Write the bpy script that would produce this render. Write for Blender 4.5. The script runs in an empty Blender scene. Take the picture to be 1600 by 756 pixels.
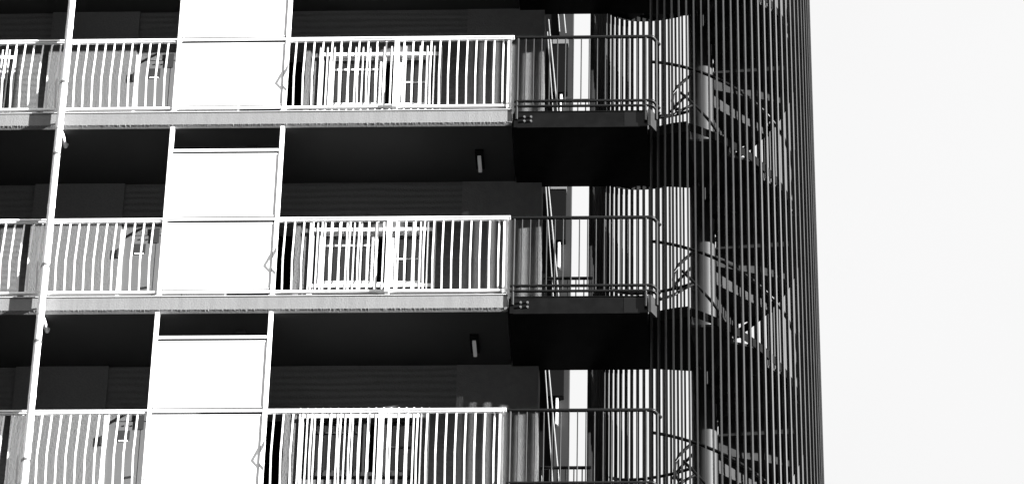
import bpy, math, random
from mathutils import Vector, Matrix
random.seed(7)
R = math.radians
PI = math.pi
C = bpy.context.scene.collection
sc = bpy.context.scene

# ------------------------------------------------------------------ camera
cam = bpy.data.cameras.new("camera")
cam.sensor_width = 36.0
cam.lens = 5811.9 / 1600 * 36
cam.clip_start = 1.0
cam.clip_end = 4000
co = bpy.data.objects.new("camera", cam)
co.location = (2.1291, -39.4565, -26.9976)
co.rotation_euler = (2.1387, -0.018327, 0.041225)
C.objects.link(co)
sc.camera = co

# ------------------------------------------------------------------ light
SUN_AZ = 71.6      # degrees to the right of the facade's normal
SUN_EL = 9.4
sd = Vector((math.sin(R(SUN_AZ)) * math.cos(R(SUN_EL)), -math.cos(R(SUN_AZ)) * math.cos(R(SUN_EL)), math.sin(R(SUN_EL))))
sun = bpy.data.lights.new("sun", 'SUN')
sun.energy = 5.0
sun.angle = R(0.5)
sun.color = (1.0, 1.0, 1.0)          # the photograph is black and white
so = bpy.data.objects.new("sun", sun)
so.rotation_euler = sd.to_track_quat('Z', 'Y').to_euler()
so.location = (40, -20, 30)
C.objects.link(so)

w = bpy.data.worlds.new("World")
sc.world = w
w.use_nodes = True
nt = w.node_tree
nt.nodes.clear()
N = nt.nodes.new
out = N('ShaderNodeOutputWorld')
sky = N('ShaderNodeTexSky')
sky.sky_type = 'NISHITA'
sky.sun_disc = False
sky.sun_elevation = R(SUN_EL)
sky.sun_rotation = math.atan2(sd.x, sd.y)
sky.altitude = 8000
sky.air_density = 0.05
sky.dust_density = 0.0
sky.ozone_density = 1.0
# black-and-white film behind a red filter: only the red of the sky counts
sep = N('ShaderNodeSeparateColor')
nt.links.new(sky.outputs[0], sep.inputs[0])
comb = N('ShaderNodeCombineColor')
for i in range(3):
    nt.links.new(sep.outputs[0], comb.inputs[i])
bg = N('ShaderNodeBackground')
bg.inputs[1].default_value = 0.05
nt.links.new(comb.outputs[0], bg.inputs[0])
# bright white cloud bank standing over the part of the sky behind the building
tc = N('ShaderNodeTexCoord')
sx = N('ShaderNodeSeparateXYZ')
nt.links.new(tc.outputs['Generated'], sx.inputs[0])
mr = N('ShaderNodeMapRange')
mr.interpolation_type = 'SMOOTHSTEP'
mr.inputs[1].default_value = 0.62
mr.inputs[2].default_value = 0.80
nt.links.new(sx.outputs[1], mr.inputs[0])
ns = N('ShaderNodeTexNoise')
ns.inputs['Scale'].default_value = 3.0
ns.inputs['Detail'].default_value = 4.0
nt.links.new(tc.outputs['Generated'], ns.inputs['Vector'])
cr = N('ShaderNodeMapRange')
cr.inputs[1].default_value = 0.3
cr.inputs[2].default_value = 0.7
cr.inputs[3].default_value = 0.93
cr.inputs[4].default_value = 1.0
nt.links.new(ns.outputs[0], cr.inputs[0])
cl = N('ShaderNodeBackground')
cl.inputs[1].default_value = 0.163
nt.links.new(cr.outputs[0], cl.inputs[0])
# added unseen bright sky overhead, camera side: it fills the shadows on open faces
zr = N('ShaderNodeMapRange')
zr.interpolation_type = 'SMOOTHSTEP'
zr.inputs[1].default_value = 0.40
zr.inputs[2].default_value = 0.58
nt.links.new(sx.outputs[2], zr.inputs[0])
yr = N('ShaderNodeMapRange')
yr.interpolation_type = 'SMOOTHSTEP'
yr.inputs[1].default_value = 0.45
yr.inputs[2].default_value = 0.15
nt.links.new(sx.outputs[1], yr.inputs[0])
zm = N('ShaderNodeMath')
zm.operation = 'MULTIPLY'
nt.links.new(zr.outputs[0], zm.inputs[0])
nt.links.new(yr.outputs[0], zm.inputs[1])
oc = N('ShaderNodeBackground')
oc.inputs[1].default_value = 0.36
nt.links.new(cr.outputs[0], oc.inputs[0])
mo = N('ShaderNodeMixShader')
nt.links.new(zm.outputs[0], mo.inputs[0])
nt.links.new(bg.outputs[0], mo.inputs[1])
nt.links.new(oc.outputs[0], mo.inputs[2])
mx = N('ShaderNodeMixShader')
nt.links.new(mr.outputs[0], mx.inputs[0])
nt.links.new(mo.outputs[0], mx.inputs[1])
nt.links.new(cl.outputs[0], mx.inputs[2])
nt.links.new(mx.outputs[0], out.inputs[0])

sc.view_settings.view_transform = 'Standard'
sc.view_settings.look = 'None'
sc.view_settings.exposure = 2.55
sc.view_settings.gamma = 1.0
sc.cycles.diffuse_bounces = 1
sc.render.resolution_x = 1024
sc.render.resolution_y = 483
sc.render.engine = 'CYCLES'

# ------------------------------------------------------------------ materials
def mat(name, g, rough=0.6, metal=0.0, var=0.0, vscale=4.0, bump=0.0, bscale=60.0, stretch=None, spec=0.5,
        emit=0.0, rows=None, streaks=0.0):
    m = bpy.data.materials.new(name)
    m.use_nodes = True
    t = m.node_tree
    b = t.nodes['Principled BSDF']
    b.inputs['Base Color'].default_value = (g, g, g, 1)
    b.inputs['Roughness'].default_value = rough
    b.inputs['Metallic'].default_value = metal
    b.inputs['Specular IOR Level'].default_value = spec
    if emit:
        b.inputs['Emission Color'].default_value = (1, 1, 1, 1)
        b.inputs['Emission Strength'].default_value = emit
    tcn = t.nodes.new('ShaderNodeTexCoord')
    vec = tcn.outputs['Object']
    if stretch:
        mp = t.nodes.new('ShaderNodeMapping')
        mp.inputs['Scale'].default_value = stretch
        t.links.new(vec, mp.inputs[0])
        vec = mp.outputs[0]
    col = None
    if var:
        n = t.nodes.new('ShaderNodeTexNoise')
        n.inputs['Scale'].default_value = vscale
        n.inputs['Detail'].default_value = 8
        n.inputs['Roughness'].default_value = 0.65
        t.links.new(vec, n.inputs['Vector'])
        r = t.nodes.new('ShaderNodeMapRange')
        r.inputs[1].default_value = 0.3
        r.inputs[2].default_value = 0.7
        r.inputs[3].default_value = g * (1 - var)
        r.inputs[4].default_value = min(1, g * (1 + var))
        t.links.new(n.outputs[0], r.inputs[0])
        col = r.outputs[0]
        if streaks:
            mp2 = t.nodes.new('ShaderNodeMapping')
            mp2.inputs['Scale'].default_value = (9, 9, 0.5)
            t.links.new(tcn.outputs['Object'], mp2.inputs[0])
            n2 = t.nodes.new('ShaderNodeTexNoise')
            n2.inputs['Scale'].default_value = 1.0
            n2.inputs['Detail'].default_value = 3
            t.links.new(mp2.outputs[0], n2.inputs['Vector'])
            r2 = t.nodes.new('ShaderNodeMapRange')
            r2.inputs[1].default_value = 0.35
            r2.inputs[2].default_value = 0.6
            r2.inputs[3].default_value = 1 - streaks
            r2.inputs[4].default_value = 1
            t.links.new(n2.outputs[0], r2.inputs[0])
            mu = t.nodes.new('ShaderNodeMath')
            mu.operation = 'MULTIPLY'
            t.links.new(col, mu.inputs[0])
            t.links.new(r2.outputs[0], mu.inputs[1])
            col = mu.outputs[0]
        t.links.new(col, b.inputs['Base Color'])
    h = None
    if bump:
        n = t.nodes.new('ShaderNodeTexNoise')
        n.inputs['Scale'].default_value = bscale
        n.inputs['Detail'].default_value = 3
        t.links.new(vec, n.inputs['Vector'])
        h = n.outputs[0]
        if rows:
            wv = t.nodes.new('ShaderNodeTexWave')
            wv.wave_type = 'BANDS'
            wv.bands_direction = 'Z'
            wv.inputs['Scale'].default_value = rows
            wv.inputs['Distortion'].default_value = 3.0
            wv.inputs['Detail'].default_value = 2
            wv.inputs['Detail Scale'].default_value = 1.2
            mp3 = t.nodes.new('ShaderNodeMapping')
            mp3.inputs['Scale'].default_value = (0.25, 1, 1)
            t.links.new(tcn.outputs['Object'], mp3.inputs[0])
            t.links.new(mp3.outputs[0], wv.inputs['Vector'])
            ad = t.nodes.new('ShaderNodeMath')
            ad.operation = 'MULTIPLY_ADD'
            ad.inputs[1].default_value = 0.9
            t.links.new(wv.outputs['Fac'], ad.inputs[0])
            t.links.new(h, ad.inputs[2])
            h = ad.outputs[0]
        bp = t.nodes.new('ShaderNodeBump')
        bp.inputs['Strength'].default_value = 1.0
        bp.inputs['Distance'].default_value = bump
        t.links.new(h, bp.inputs['Height'])
        t.links.new(bp.outputs[0], b.inputs['Normal'])
    return m

M = dict(
    white=mat('white_paint', 0.76, 0.45, var=0.05, vscale=6),
    panel=mat('white_panel', 0.85, 0.5, var=0.02, vscale=2),
    fascia=mat('fascia_render', 0.16, 0.9, var=0.09, vscale=30, bump=0.0035, bscale=50, streaks=0.12),
    drip=mat('rough_drip_edge', 0.16, 0.95, var=0.6, vscale=45, bump=0.01, bscale=60),
    kerb=mat('pale_cement', 0.5, 0.8, var=0.08, vscale=12),
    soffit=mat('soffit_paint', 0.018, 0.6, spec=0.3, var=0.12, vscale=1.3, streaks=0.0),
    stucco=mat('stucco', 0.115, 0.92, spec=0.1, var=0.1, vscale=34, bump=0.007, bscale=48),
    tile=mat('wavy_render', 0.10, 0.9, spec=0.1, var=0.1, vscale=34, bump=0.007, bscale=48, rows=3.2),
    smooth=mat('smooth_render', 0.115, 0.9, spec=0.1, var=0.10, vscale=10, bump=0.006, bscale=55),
    floor=mat('corridor_floor', 0.04, 0.8, var=0.1),
    door=mat('door_paint', 0.095, 0.5, var=0.04, vscale=3),
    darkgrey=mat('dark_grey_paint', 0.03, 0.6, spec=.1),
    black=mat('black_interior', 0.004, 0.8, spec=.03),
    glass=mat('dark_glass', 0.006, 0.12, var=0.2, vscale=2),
    blind=mat('blind', 0.12, 0.8, var=0.25, vscale=3, stretch=(1, 1, 40)),
    curtain=mat('curtain', 0.20, 0.9, var=0.3, vscale=3, stretch=(30, 1, 1)),
    steel=mat('black_steel', 0.0045, 0.7, var=0.4, vscale=5, spec=0.04),
    steel_worn=mat('worn_dark_steel', 0.015, 0.5, spec=0.2, var=0.35, vscale=6),
    rail=mat('black_rail_paint', 0.006, 0.35, spec=0.12),
    bar=mat('louvre_bar_paint', 0.025, 0.5, spec=0.2, var=0.25, vscale=1.5),
    column=mat('stair_column_paint', 0.009, 0.5, var=0.2, vscale=3),
    tread=mat('stair_plate', 0.014, 0.6, spec=0.1, var=0.3, vscale=5),
    bolt=mat('zinc_bolt', 0.15, 0.35, metal=0.6),
    pipe=mat('pipe_plastic', 0.82, 0.4, var=0.05, vscale=3, stretch=(1, 1, .2)),
    lamp=mat('lamp_diffuser', 0.4, 0.5, emit=0.012),
    nwall=mat('neighbour_render', 0.024, 0.9, spec=.03, var=0.1, vscale=1.2),
    ground=mat('ground_asphalt', 0.02, 0.95, var=0.2, vscale=0.3),
)

# ------------------------------------------------------------------ mesh helpers
class MB:
    def __init__(s): s.v = []; s.f = []
    def box(s, x0, x1, y0, y1, z0, z1):
        n = len(s.v)
        s.v += [(x, y, z) for z in (z0, z1) for y in (y0, y1) for x in (x0, x1)]
        s.f += [tuple(n + i for i in q) for q in ((0, 2, 3, 1), (4, 5, 7, 6), (0, 1, 5, 4), (2, 6, 7, 3), (0, 4, 6, 2), (1, 3, 7, 5))]
        return s
    def prism_x(s, prof, x0, x1):      # prof: (y, z), extruded along x
        n = len(s.v); k = len(prof)
        s.v += [(x0, y, z) for y, z in prof] + [(x1, y, z) for y, z in prof]
        s.f.append(tuple(n + i for i in range(k))[::-1]); s.f.append(tuple(n + k + i for i in range(k)))
        for i in range(k):
            j = (i + 1) % k
            s.f.append((n + i, n + j, n + k + j, n + k + i))
        return s
    def prism_z(s, poly, z0, z1):
        n = len(s.v); k = len(poly)
        s.v += [(x, y, z0) for x, y in poly] + [(x, y, z1) for x, y in poly]
        s.f.append(tuple(n + i for i in range(k))[::-1]); s.f.append(tuple(n + k + i for i in range(k)))
        for i in range(k):
            j = (i + 1) % k
            s.f.append((n + i, n + j, n + k + j, n + k + i))
        return s
    def tube(s, pts, r, n=10, sq=None):
        pts = [Vector(p) for p in pts]
        base = len(s.v)
        up = Vector((0, 0, 1))
        for i, p in enumerate(pts):
            a = pts[max(0, i - 1)]; b = pts[min(len(pts) - 1, i + 1)]
            d = (b - a).normalized()
            ref = up if abs(d.z) < 0.9 else Vector((0, 1, 0))
            u = d.cross(ref).normalized(); v = d.cross(u).normalized()
            for j in range(n):
                t = 2 * PI * (j + .5) / n
                q = p + (u * math.cos(t) + v * math.sin(t)) * r
                s.v.append(tuple(q))
        for i in range(len(pts) - 1):
            for j in range(n):
                k = (j + 1) % n
                s.f.append((base + i * n + j, base + i * n + k, base + (i + 1) * n + k, base + (i + 1) * n + j))
        s.f.append(tuple(base + j for j in range(n))[::-1])
        s.f.append(tuple(base + (len(pts) - 1) * n + j for j in range(n)))
        return s
    def build(s, name, m, parent=None, smooth=False, bevel=0):
        me = bpy.data.meshes.new(name)
        me.from_pydata(s.v, [], s.f)
        me.validate()
        import bmesh
        bm = bmesh.new(); bm.from_mesh(me); bmesh.ops.recalc_face_normals(bm, faces=bm.faces); bm.to_mesh(me); bm.free()
        me.materials.append(m)
        if smooth:
            for p in me.polygons: p.use_smooth = True
            me.set_sharp_from_angle(angle=R(40))
        o = bpy.data.objects.new(name, me)
        C.objects.link(o)
        if parent: o.parent = parent
        if bevel:
            b = o.modifiers.new('bevel', 'BEVEL'); b.width = bevel; b.segments = 2; b.limit_method = 'ANGLE'
        return o

def tag(o, label=None, cat=None, group=None, kind=None):
    if label: o['label'] = label
    if cat: o['category'] = cat
    if group: o['group'] = group
    if kind: o['kind'] = kind
    return o
def empty(name, loc=(0, 0, 0), **k):
    o = bpy.data.objects.new(name, None)
    o.location = loc
    o.empty_display_size = .2
    C.objects.link(o)
    return tag(o, **k)
def copy_tree(o, parent=None, dx=0, dz=0):
    c = o.copy()
    C.objects.link(c)
    c.parent = parent
    if parent is None:
        c.location = (o.location.x + dx, o.location.y, o.location.z + dz)
    for ch in list(o.children):
        copy_tree(ch, c)
    return c

H = 2.8
D = 1.331
ZG = -28.6
FL = .22                     # floor level above slab bottom
LEV = {0: 'top', 1: 'middle', 2: 'lowest'}

# ------------------------------------------------------------------ setting
g = MB()
g.v = [(-1500, -1500, ZG), (1500, -1500, ZG), (1500, 1500, ZG), (-1500, 1500, ZG)]; g.f = [(0, 1, 2, 3)]
tag(g.build('ground', M['ground']), kind='structure')

# ------------------------------------------------------------------ the apartment building
bld = empty('apartment_building', (0, 0, ZG), label='apartment block with open-air corridors, pale slab edges and stucco walls behind white railings', cat='building')
def part(mb, name, m, parent=None, **k):
    par = parent or bld
    o = mb.build(name, m, None, **k)
    o.parent = par
    # geometry is written in world coordinates: undo the parents' offset
    off = Vector((0, 0, 0)); q = par
    while q: off += q.location; q = q.parent
    o.location = -off
    return o

XL = -22.0
body = MB().box(XL, -0.35, D + 1.6, 12.0, ZG, 8.2)
part(body, 'building_core', M['smooth'])
for k in range(-2, 10):
    z = -H * k
    s = MB().prism_x([(.035, 0), (0, .035), (0, .213), (.012, .22), (1.6 + D, .22), (1.6 + D, 0)], XL, 0.0)
    sl = part(s, 'floor_slab', M['fascia'])
    for v in sl.data.vertices: v.co.z += z
    # soffit sheet just under the slab, drip edge, kerb strip, floor finish
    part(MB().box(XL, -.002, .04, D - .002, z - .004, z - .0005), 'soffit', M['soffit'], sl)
    dm = MB()
    n = 900
    # a rough, broken drip edge
    prev = None
    for i in range(n + 1):
        x = max(-8.5, XL) + (0 - max(-8.5, XL)) * i / n
        a = .036 + random.uniform(-.003, .003); b = -.004
        dm.v += [(x, -.003 + random.uniform(-.004, .002), z + a), (x, .045, z + b)]
        if i: q = 2 * i; dm.f.append((q - 2, q, q + 1, q - 1))
    if -1 <= k <= 3: part(dm, 'drip_edge', M['drip'], sl)
    part(MB().box(XL, 0.0, -.012, .075, z + .2235, z + .232), 'kerb_strip', M['kerb'], sl)
    part(MB().box(XL, -.02, .08, D - .05, z + .222, z + .228), 'corridor_floor', M['floor'], sl)

z0s = [-H * k for k in range(-1, 4)]
def wallbox(x0, x1, z, m, y=D, za=.23, zb=H - .005, thick=.2):
    return part(MB().box(x0, x1, y, D + thick, z + za, z + zb), 'wall_section', M[m])

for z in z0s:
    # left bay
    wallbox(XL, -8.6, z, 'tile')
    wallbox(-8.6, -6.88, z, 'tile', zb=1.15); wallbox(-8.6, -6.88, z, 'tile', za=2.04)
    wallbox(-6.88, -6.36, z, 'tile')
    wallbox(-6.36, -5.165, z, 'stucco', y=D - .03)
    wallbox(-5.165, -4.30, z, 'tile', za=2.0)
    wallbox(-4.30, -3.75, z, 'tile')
    # alcove, its shade put into black and dark grey surfaces
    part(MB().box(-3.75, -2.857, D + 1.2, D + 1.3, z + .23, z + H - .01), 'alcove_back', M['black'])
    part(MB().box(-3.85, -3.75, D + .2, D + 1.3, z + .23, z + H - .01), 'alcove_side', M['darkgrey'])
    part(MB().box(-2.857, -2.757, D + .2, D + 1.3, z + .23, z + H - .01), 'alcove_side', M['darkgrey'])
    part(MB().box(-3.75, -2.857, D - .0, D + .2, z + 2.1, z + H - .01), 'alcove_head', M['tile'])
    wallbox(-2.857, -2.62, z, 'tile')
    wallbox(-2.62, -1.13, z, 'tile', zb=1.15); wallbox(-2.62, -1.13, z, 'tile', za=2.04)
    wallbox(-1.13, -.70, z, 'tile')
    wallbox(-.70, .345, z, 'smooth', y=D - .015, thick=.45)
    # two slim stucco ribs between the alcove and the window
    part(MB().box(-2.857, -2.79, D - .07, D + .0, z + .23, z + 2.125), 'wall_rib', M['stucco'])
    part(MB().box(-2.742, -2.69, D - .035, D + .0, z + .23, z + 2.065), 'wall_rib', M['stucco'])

def make_window(x0, x1, z, blind=False, fm='white'):
    """sliding window in a white frame behind a grille of upright bars"""
    f = MB()
    za, zb = z + 1.17, z + 2.03
    yf = D - .0
    for a in ((x0, x1, zb - .035, zb), (x0, x1, za, za + .05), (x0, x0 + .035, za + .05, zb - .035), (x1 - .035, x1, za + .05, zb - .035)):
        f.box(a[0], a[1], yf - .05, yf + .06, a[2], a[3])
    wn = part(f, 'window', M[fm])
    mid = x0 + (x1 - x0) * .52
    s1 = MB()
    for a in ((x0 + .036, x0 + .075, za + .051, zb - .036), (mid - .03, mid + .01, za + .051, zb - .036),
              (x0 + .075, mid - .03, za + .051, za + .095), (x0 + .075, mid - .03, zb - .065, zb - .036), (x0 + .075, mid - .03, z + 1.795, z + 1.82)):
        s1.box(a[0], a[1], yf - .02, yf + .01, a[2], a[3])
    part(s1, 'sash', M[fm], wn)
    s2 = MB()
    for a in ((mid + .23, mid + .27, za + .051, zb - .036), (x1 - .075, x1 - .036, za + .051, zb - .036),
              (mid + .27, x1 - .075, za + .051, za + .095), (mid + .27, x1 - .075, zb - .062, zb - .036), (mid + .27, x1 - .075, z + 1.59, z + 1.612)):
        s2.box(a[0], a[1], yf - .01, yf + .02, a[2], a[3])
    part(s2, 'sash', M[fm], wn)
    part(MB().box(x0 + .075, mid - .03, yf, yf + .006, za + .095, zb - .065), 'pane', M['glass'], wn)
    part(MB().box(mid + .27, x1 - .075, yf + .003, yf + .009, za + .095, zb - .062), 'pane', M['glass'], wn)
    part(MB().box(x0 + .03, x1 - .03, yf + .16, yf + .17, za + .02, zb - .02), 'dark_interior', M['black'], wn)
    cu = MB().box(mid + .28, mid + .38, yf + .035, yf + .05, za + .1, zb - .07)
    part(cu, 'curtain', M['curtain'], wn)
    if blind:
        part(MB().box(x0 + .08, x0 + .5, yf + .035, yf + .05, za + .1, zb - .3), 'blind', M['blind'], wn)
    # grille
    gr = MB()
    gy = D - .11
    nb = 18
    gz = 1.08 if fm == 'white' else .35
    gl = 1.14 if fm == 'white' else .5
    for i in range(nb):
        x = x0 - .09 + (x1 - x0 + .15 + .085) * i / (nb - 1)
        gr.box(x - .0095, x + .0095, gy - .002, gy + .002, z + gz, z + 2.12)
    for zz in (z + 2.0, z + gl):
        gr.box(x0 - .06, x1 + .12, gy + .003, gy + .02, zz - .024, zz + .024)
    for x in (x0 - .05, x1 + .11):
        for zz in (z + 2.0, z + gl):
            gr.box(x - .015, x + .015, gy + .021, D - .001, zz - .015, zz + .015)
    part(gr, 'window_grille', M['white'], wn)
    return wn

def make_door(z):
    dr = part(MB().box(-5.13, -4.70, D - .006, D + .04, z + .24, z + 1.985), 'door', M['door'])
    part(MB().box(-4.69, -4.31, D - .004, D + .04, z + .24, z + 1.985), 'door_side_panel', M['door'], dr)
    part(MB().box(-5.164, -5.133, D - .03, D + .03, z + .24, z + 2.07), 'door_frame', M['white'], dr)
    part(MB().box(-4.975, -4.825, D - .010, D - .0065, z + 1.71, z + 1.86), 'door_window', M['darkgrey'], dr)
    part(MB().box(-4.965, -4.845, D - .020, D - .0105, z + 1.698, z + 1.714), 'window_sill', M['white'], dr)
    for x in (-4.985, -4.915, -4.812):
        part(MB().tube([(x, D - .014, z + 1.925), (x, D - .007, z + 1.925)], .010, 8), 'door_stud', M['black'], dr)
    part(MB().box(-4.77, -4.655, D - .016, D - .0105, z + 1.87, z + 2.10), 'door_dark_block', M['darkgrey'], dr)  # dark block at the door's upper right
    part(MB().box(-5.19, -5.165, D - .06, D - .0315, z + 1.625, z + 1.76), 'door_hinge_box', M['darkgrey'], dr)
    a = MB(); a.tube([(-5.13, D - .012, z + 1.935), (-4.885, D - .012, z + 2.10)], .013, 8)  # made-up dark bar standing in for a diagonal shadow line
    part(a, 'diagonal_shadow_bar', M['black'], dr)
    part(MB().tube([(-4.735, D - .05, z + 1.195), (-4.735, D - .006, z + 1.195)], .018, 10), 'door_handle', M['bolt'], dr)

for i, z in enumerate(z0s[1:4]):
    make_window(-2.57, -1.17, z, blind=(i == 2), fm='darkgrey' if i == 2 else 'white')
    if i == 0: make_window(-8.3, -6.93, z)
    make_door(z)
    # boxed pale pier left of the window
    part(MB().box(-2.675, -2.615, D - .05, D - .001, z + 1.0, z + 2.0), 'window_pier', M['kerb'])

# ------------------------------------------------------------------ railings
def baluster(x, z, bow=.10):
    b = MB()
    zs = [z + .318, z + .72, z + 1.352]
    ys = [.03, .03 - bow, .03]
    hw = .0102; hd = .004
    for i in range(3):
        b.v += [(x + sx * hw, ys[i] + sy * hd, zs[i]) for sx, sy in ((-1, -1), (1, -1), (1, 1), (-1, 1))]
    for i in range(2):
        for j in range(4):
            k = (j + 1) % 4
            b.f.append((4 * i + j, 4 * i + k, 4 * i + 4 + k, 4 * i + 4 + j))
    return b

def railing(x0, x1, posts, first, z, label, overhang=0.0):
    t = empty('balcony_railing', (x0, 0, z + .254), label=label, cat='railing', group='white corridor railings')
    part(MB().box(x0, x1 + overhang, -.005, .062, z + 1.375, z + 1.40).box(x0, x1, .008, .052, z + 1.352, z + 1.3745), 'top_rail', M['white'], t, bevel=.003)
    part(MB().box(x0, x1, .008, .052, z + .292, z + .32), 'bottom_rail', M['white'], t)
    for px in posts:
        part(MB().box(px - .027, px + .027, -.058 if px < -.1 else -.003, .056, z + .2545, z + 1.3515), 'post', M['white'], t)
    x = first
    proto = None
    while x < x1 - .03:
        if all(abs(x - p) > .045 for p in posts):
            if proto is None:
                proto = part(baluster(x, z), 'baluster', M['white'], t); px0 = x
            else:
                c = proto.copy(); C.objects.link(c); c.parent = t; c.location = proto.location + Vector((x - px0, 0, 0))
        x += .118
    return t
FLN = ['top', 'middle', 'bottom']
for i, z in enumerate(z0s[1:4]):
    railing(-2.93, -.018, [-1.517, -.045], -2.84, z, f'white railing with bowed bars right of the white screens, on the {FLN[i]} floor shown', overhang=.03)
    railing(-8.3, -4.41, [-5.835], -7.98 + .031, z, f'white railing with bowed bars left of the white screens, on the {FLN[i]} floor shown')

# ------------------------------------------------------------------ white screens
def screen(z, label):
    t = empty('privacy_screen', (-3.67, 0, z + .254), label=label, cat='screen', group='white corridor screens')
    for x in (-4.382, -2.955):
        part(MB().box(x - .025, x + .025, -.003, .06, z + .2545, z + H - .0), 'post', M['white'], t)
    a, b = -4.3565, -2.9805
    for x in (-4.382, -2.955):
        part(MB().box(x - .042, x + .042, -.008, .062, z + .2325, z + .2445), 'foot_plate', M['white'], t)
        for zz in (1.45, 2.3, .42, 1.25):
            part(MB().tube([(x, -.008, z + zz), (x, -.0035, z + zz)], .007, 8), 'screw', M['bolt'], t)
    for za, zb, nm in ((1.362, 1.402, 'middle_rail'), (2.415, 2.455, 'top_rail'), (.278, .318, 'bottom_rail')):
        part(MB().box(a, b, 0.001, .016, z + za, z + zb), nm, M['white'], t)
    for za, zb in ((.35, 1.305), (1.435, 2.362)):
        f = MB()
        f.box(a + .012, b - .012, .004, .018, z + zb - .001, z + zb + .022).box(a + .012, b - .012, .004, .018, z + za - .012, z + za)
        f.box(a + .006, a + .02, .004, .018, z + za, z + zb - .001).box(b - .02, b - .006, .004, .018, z + za, z + zb - .001)
        fo = part(f, 'panel_frame', M['white'], t)
        part(MB().box(a + .02, b - .02, .009, .015, z + za, z + zb - .001), 'panel', M['panel'], t)
    return t
SL = ['tall white two-panel screen between the railings, at the top edge of the photo',
      'tall white two-panel screen between the railings of the middle floor shown',
      'tall white two-panel screen between the railings of the bottom floor shown']
for i, z in enumerate(z0s[1:4]): screen(z, SL[i])

# ------------------------------------------------------------------ downpipe
t = empty('downpipe', (-5.835, -.14, ZG), label='white vertical rainwater downpipe running past all the floors at the left', cat='pipe')
px, py, pr = -5.835, -.094, .046
part(MB().tube([(px, py, ZG), (px, py, 8.2)], pr, 20), 'pipe', M['pipe'], t, smooth=True)
for z in z0s:
    part(MB().tube([(px, py, z - .09), (px, py, z + .03)], pr + .006, 20), 'pipe_collar', M['pipe'], t, smooth=True)
    part(MB().tube([(px, py, z + 1.5), (px, py, z + 1.56)], pr + .003, 20), 'pipe_joint', M['pipe'], t, smooth=True)
    part(MB().tube([(px + .01, py + .03, z - .09), (px + .015, py + .12, z - .07), (px + .02, .34, z - .06), (px + .02, .37, z - .004)], .028, 12), 'branch_pipe', M['pipe'], t, smooth=True)
    for cz_ in (.62, 2.3):
        part(MB().tube([(px, py, z + cz_), (px, py, z + cz_ + .035)], pr + .008, 16), 'pipe_clamp', M['bolt'], t)
    b = MB(); b.box(px - .012, px + .012, py + .03, -.001, z + .06, z + .085)
    part(b, 'pipe_bracket', M['pipe'], t)

# ------------------------------------------------------------------ ceiling fittings
LN = ['ceiling of the floor above the top railing', 'ceiling over the middle railing', 'ceiling over the bottom railing']
for i, z in enumerate([H, 0, -H]):
    t = empty('corridor_lamp', (-.44, .8, z), label=f'slim corridor lamp with pale tube, {LN[i]}', cat='lamp', group='corridor ceiling lamps')
    part(MB().box(-.50, -.39, .56, .98, z - .035, z - .0045), 'lamp_base', M['black'], t)
    part(MB().box(-.470, -.425, .66, .99, z - .085, z - .0355), 'lamp_tube', M['lamp'], t, bevel=.006)
    part(MB().box(-.470, -.43, 1.02, 1.14, z - .02, z - .0045), 'lamp_bracket', M['darkgrey'], t)
for i, z in enumerate([0, -H]):
    t = empty('ceiling_sensor', (-3.385, .5, z), label='small square domed fitting on the ' + ('upper' if i == 0 else 'lower') + ' dark ceiling above a white screen', cat='sensor', group='small ceiling fittings')
    part(MB().box(-3.45, -3.32, .44, .62, z - .03, z - .0045), 'sensor_base', M['darkgrey'], t)
    part(MB().tube([(-3.385, .53, z - .05), (-3.385, .53, z - .0305)], .035, 16), 'sensor_dome', M['soffit'], t)

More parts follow.
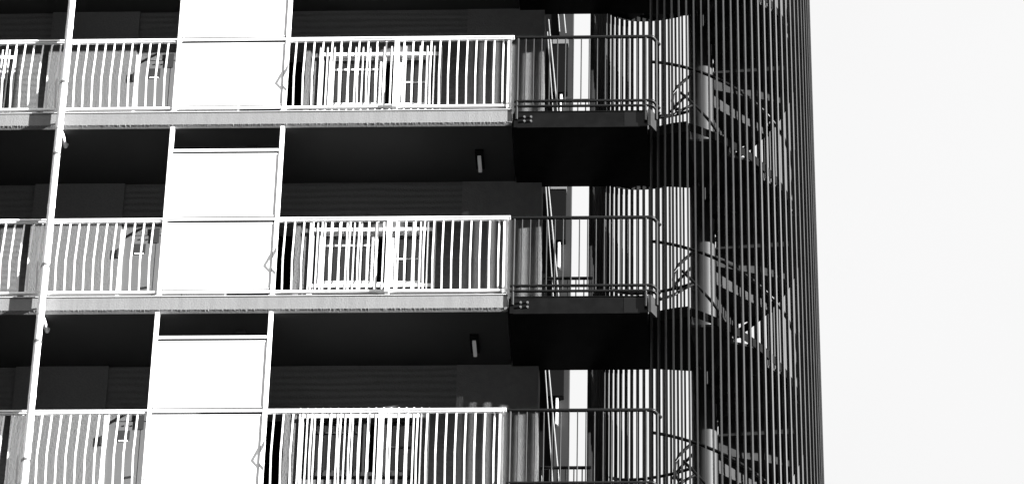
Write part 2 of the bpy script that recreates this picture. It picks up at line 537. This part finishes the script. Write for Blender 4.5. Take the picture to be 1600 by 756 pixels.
# ------------------------------------------------------------------ steel bridges to the stair
def bridge(z, label):
    t = empty('steel_bridge', (.9, .7, z), label=label, cat='bridge', group='black steel bridges')
    # deck
    part(MB().box(.012, 1.75, .035, 1.42, z - .03, z + .19), 'deck', M['steel'], t)
    b = MB()
    b.box(.07, 1.748, .004, .016, z - .045, z + .185)
    b.box(.07, 1.748, -.005, .034, z + .1855, z + .198)
    b.box(.07, 1.748, -.005, .034, z - .057, z - .0455)
    b.box(.03, .068, -.004, .034, z - .05, z + .19)
    part(b, 'edge_beam', M['steel'], t)
    part(MB().box(1.45, 1.745, 0.002, 0.0035, z - .04, z + .18), 'beam_patch', M['rail'], t)
    e = MB().prism_z([(1.752, -.04), (1.79, -.04), (1.86, .10), (1.822, .10)], z - .06, z + .19)
    part(e, 'end_plate', M['steel_worn'], t)
    for x in (.165, .25):
        for zz in (z + .105, z + .04):
            part(MB().tube([(x, -.02, zz), (x, .003, zz)], .016, 6), 'bolt', M['bolt'], t)
    # railing
    for zz, r in ((1.348, .024), (.34, .020), (.262, .018)):
        part(MB().tube([(.03, -.02, z + zz), (1.79, -.02, z + zz), (1.815, -.01, z + zz), (1.90, .16, z + zz)], r, 12), 'handrail' if zz > 1 else 'lower_rail', M['rail'], t, smooth=True)
    for x, zb in ((.062, .06), (1.722, .03), (1.86, .1)):
        y = -.02 if x < 1.8 else .07
        part(MB().tube([(x, y, z + zb), (x, y if x > 1.8 else -.02, z + zb + .17), (x, y if x > 1.8 else -.02, z + 1.34)], .019, 10), 'rail_post', M['steel_worn'], t, smooth=True)
    pr0 = None
    for k in range(15):
        x = .165 + .1035 * k
        if pr0 is None: pr0 = part(MB().tube([(x, -.02, z + .262), (x, -.02, z + 1.348)], .0085, 8), 'baluster', M['steel_worn'], t); x00 = x
        else:
            c = pr0.copy(); C.objects.link(c); c.parent = t; c.location = pr0.location + Vector((x - x00, 0, 0))
    # rear rail
    part(MB().tube([(.38, 1.44, z + 1.36), (1.02, 1.44, z + 1.36)], .022, 10), 'rear_handrail', M['rail'], t, smooth=True)
    for k in range(7):
        x = .39 + .1035 * k
        part(MB().tube([(x, 1.44, z + .1), (x, 1.44, z + 1.35)], .0085, 8), 'rear_baluster', M['rail'], t)
    return t
BL = ['only its dark underside showing at the top edge', 'on the top floor shown', 'on the middle floor shown', 'on the bottom floor shown']
for i, z in enumerate(z0s[:4]):
    bridge(z, 'black steel bridge to the spiral stair, ' + BL[i])

# ------------------------------------------------------------------ spiral stair
TX, TY, TR = 2.45, 1.6, 1.47
def pol(a, r, z=0): return (TX + r * math.cos(R(a)), TY + r * math.sin(R(a)), z)
st = empty('spiral_staircase', (TX, TY, ZG), label='dark steel spiral staircase round a grey column inside the louvred cylinder', cat='staircase')
part(MB().tube([(TX, TY, ZG), (TX, TY, 8.0)], .165, 32), 'column', M['column'], st, smooth=True)
A0, A1 = 187.0, 262.0            # landing sector
NS = 12
DA = (360 - (A1 - A0)) / NS
RS = H / (NS + 1)
RO = 1.26
for li, z in enumerate([2 * H] + z0s[:5]):
    zt = z + .20
    poly = [pol(a, .17)[:2] for a in (A1, (A0 + A1) / 2, A0)] + [pol(A0 + (A1 - A0) * i / 10, 1.36)[:2] for i in range(11)]
    part(MB().prism_z(poly, zt - .16, zt - .0), 'landing', M['steel'], st)
    for i in range(NS):
        a = A1 + DA * i; zz = zt - RS * (i + 1)
        p = [pol(a - 1.5, .172)[:2], pol(a - .8, RO)[:2], pol(a + DA / 2, RO)[:2], pol(a + DA + .8, RO)[:2], pol(a + DA + 1.5, .172)[:2]]
        m = MB().prism_z(p, zz - .035, zz)
        # riser between this tread and the one above
        c = [pol(a - .6, .173)[:2], pol(a - .6, RO - .01)[:2], pol(a + .6, RO - .01)[:2], pol(a + .6, .173)[:2]]
        m.prism_z(c, zz + .001, zz + RS - .036)
        part(m, 'tread', M['tread'], st)
    # outer stringer (a helical plate)
    s = MB(); n = 48
    for i in range(n + 1):
        a = A1 + (360 - (A1 - A0)) * i / n; zz = zt - H * i / n
        s.v += [pol(a, RO + .005, zz - .09), pol(a, RO + .005, zz + .03), pol(a, RO + .013, zz + .03), pol(a, RO + .013, zz - .09)]
        if i:
            q = 4 * i
            for j in range(4):
                kk = (j + 1) % 4
                s.f.append((q - 4 + j, q - 4 + kk, q + kk, q + j))
    part(s, 'stringer', M['steel'], st)
    s = MB(); n = 24
    for i in range(n + 1):          # dark sheet added outside the flight to cover bright sky gaps
        a = 336 + 66 * i / n; zz = zt - H * (a - A1) / (360 - (A1 - A0))
        s.v += [pol(a, RO + .02, zz - .1), pol(a, RO + .02, zz + .95), pol(a, RO + .026, zz + .95), pol(a, RO + .026, zz - .1)]
        if i:
            q = 4 * i
            for j in range(4):
                kk = (j + 1) % 4
                s.f.append((q - 4 + j, q - 4 + kk, q + kk, q + j))
    part(s, 'gap_closing_sheet', M['steel'], st)
    hr = [pol(A1 - 24 + (360 - (A1 - A0) + 12) * i / 48, 1.20, zt + 1.17 - H * i / 48) for i in range(49)]
    part(MB().tube(hr, .021, 10), 'outer_handrail', M['rail'], st, smooth=True)
    hr = [pol(A1 - 32 + (360 - (A1 - A0) + 8) * i / 48, .42, zt + 1.16 - H * i / 48) for i in range(49)]
    part(MB().tube(hr, .019, 10), 'inner_handrail', M['rail'], st, smooth=True)
    cz = [(2.30, 1.62), (2.20, 1.52), (2.12, 1.43), (2.075, 1.32), (2.065, 1.22), (2.08, 1.13), (2.11, 1.08), (2.16, 1.10)]
    part(MB().tube([(x, 1.27, z + zz) for x, zz in cz], .021, 10), 'rail_return', M['rail'], st, smooth=True)
    part(MB().tube([(1.90, .45, z + .42), (2.07, 1.25, z + .98), (2.2, 1.3, z + 1.10), (2.34, 1.33, z + 1.2)], .019, 10), 'landing_rail', M['rail'], st, smooth=True)

# ------------------------------------------------------------------ louvred cylinder of upright bars
lv = empty('louvred_screen', (TX, TY, ZG), label='tall dark cylinder of close-set upright metal bars around the spiral stair', cat='screen')
me = None
NB = 95
first = None
for i in range(NB):
    a = -116.5 + 360 / NB * i
    if a > 185: break
    if first is None:
        mb = MB().box(-.024, .021, -.0100, .0100, ZG + .05, 8.0)
        first = mb.build('bar', M['bar'], lv)
        o = first
    else:
        o = first.copy(); C.objects.link(o); o.parent = lv
    o.location = (TR * math.cos(R(a)), TR * math.sin(R(a)), -ZG)
    o.rotation_euler = (R(random.uniform(-.012, .012)), R(random.uniform(-.012, .012)), R(a + random.uniform(-2.5, 2.5)))

# ------------------------------------------------------------------ the building behind
nb = empty('neighbour_building', (-2, 13, ZG), label='dark building with sloping pale edges, far behind through the gap beside the corridor wall', cat='building')
part(MB().box(-9, .10, 13.0, 13.4, ZG, 20), 'wall', M['black'], nb)
part(MB().box(.1005, .335, 12.95, 13.4, ZG, 20), 'corner_strip', M['nwall'], nb)
for k in range(-4, 5):
    zz = 10.42 + 3.0 * k
    bx = part(MB().box(.0, .255, 12.8, 12.945, zz - 1.0, zz), 'balcony_box', M['black'], nb)
    part(MB().box(-.01, .262, 12.78, 12.94, zz + .001, zz + .09), 'balcony_cap', M['door'], bx)
    part(MB().box(.13, .165, 12.85, 12.94, zz - 1.5, zz - 1.005), 'bracket', M['white'], bx)
    zp = 7.61 + 3.0 * k
    part(MB().tube([(-.085, 12.75, zp + .3), (.215, 12.75, zp - 3.0)], .013, 8), 'sloping_edge', M['fascia'], nb)  # thin tubes standing in for receding balcony slab edges
    part(MB().tube([(-.10, 12.7, zp), (.11, 12.7, zp - 3.0)], .010, 8), 'sloping_edge', M['fascia'], nb)
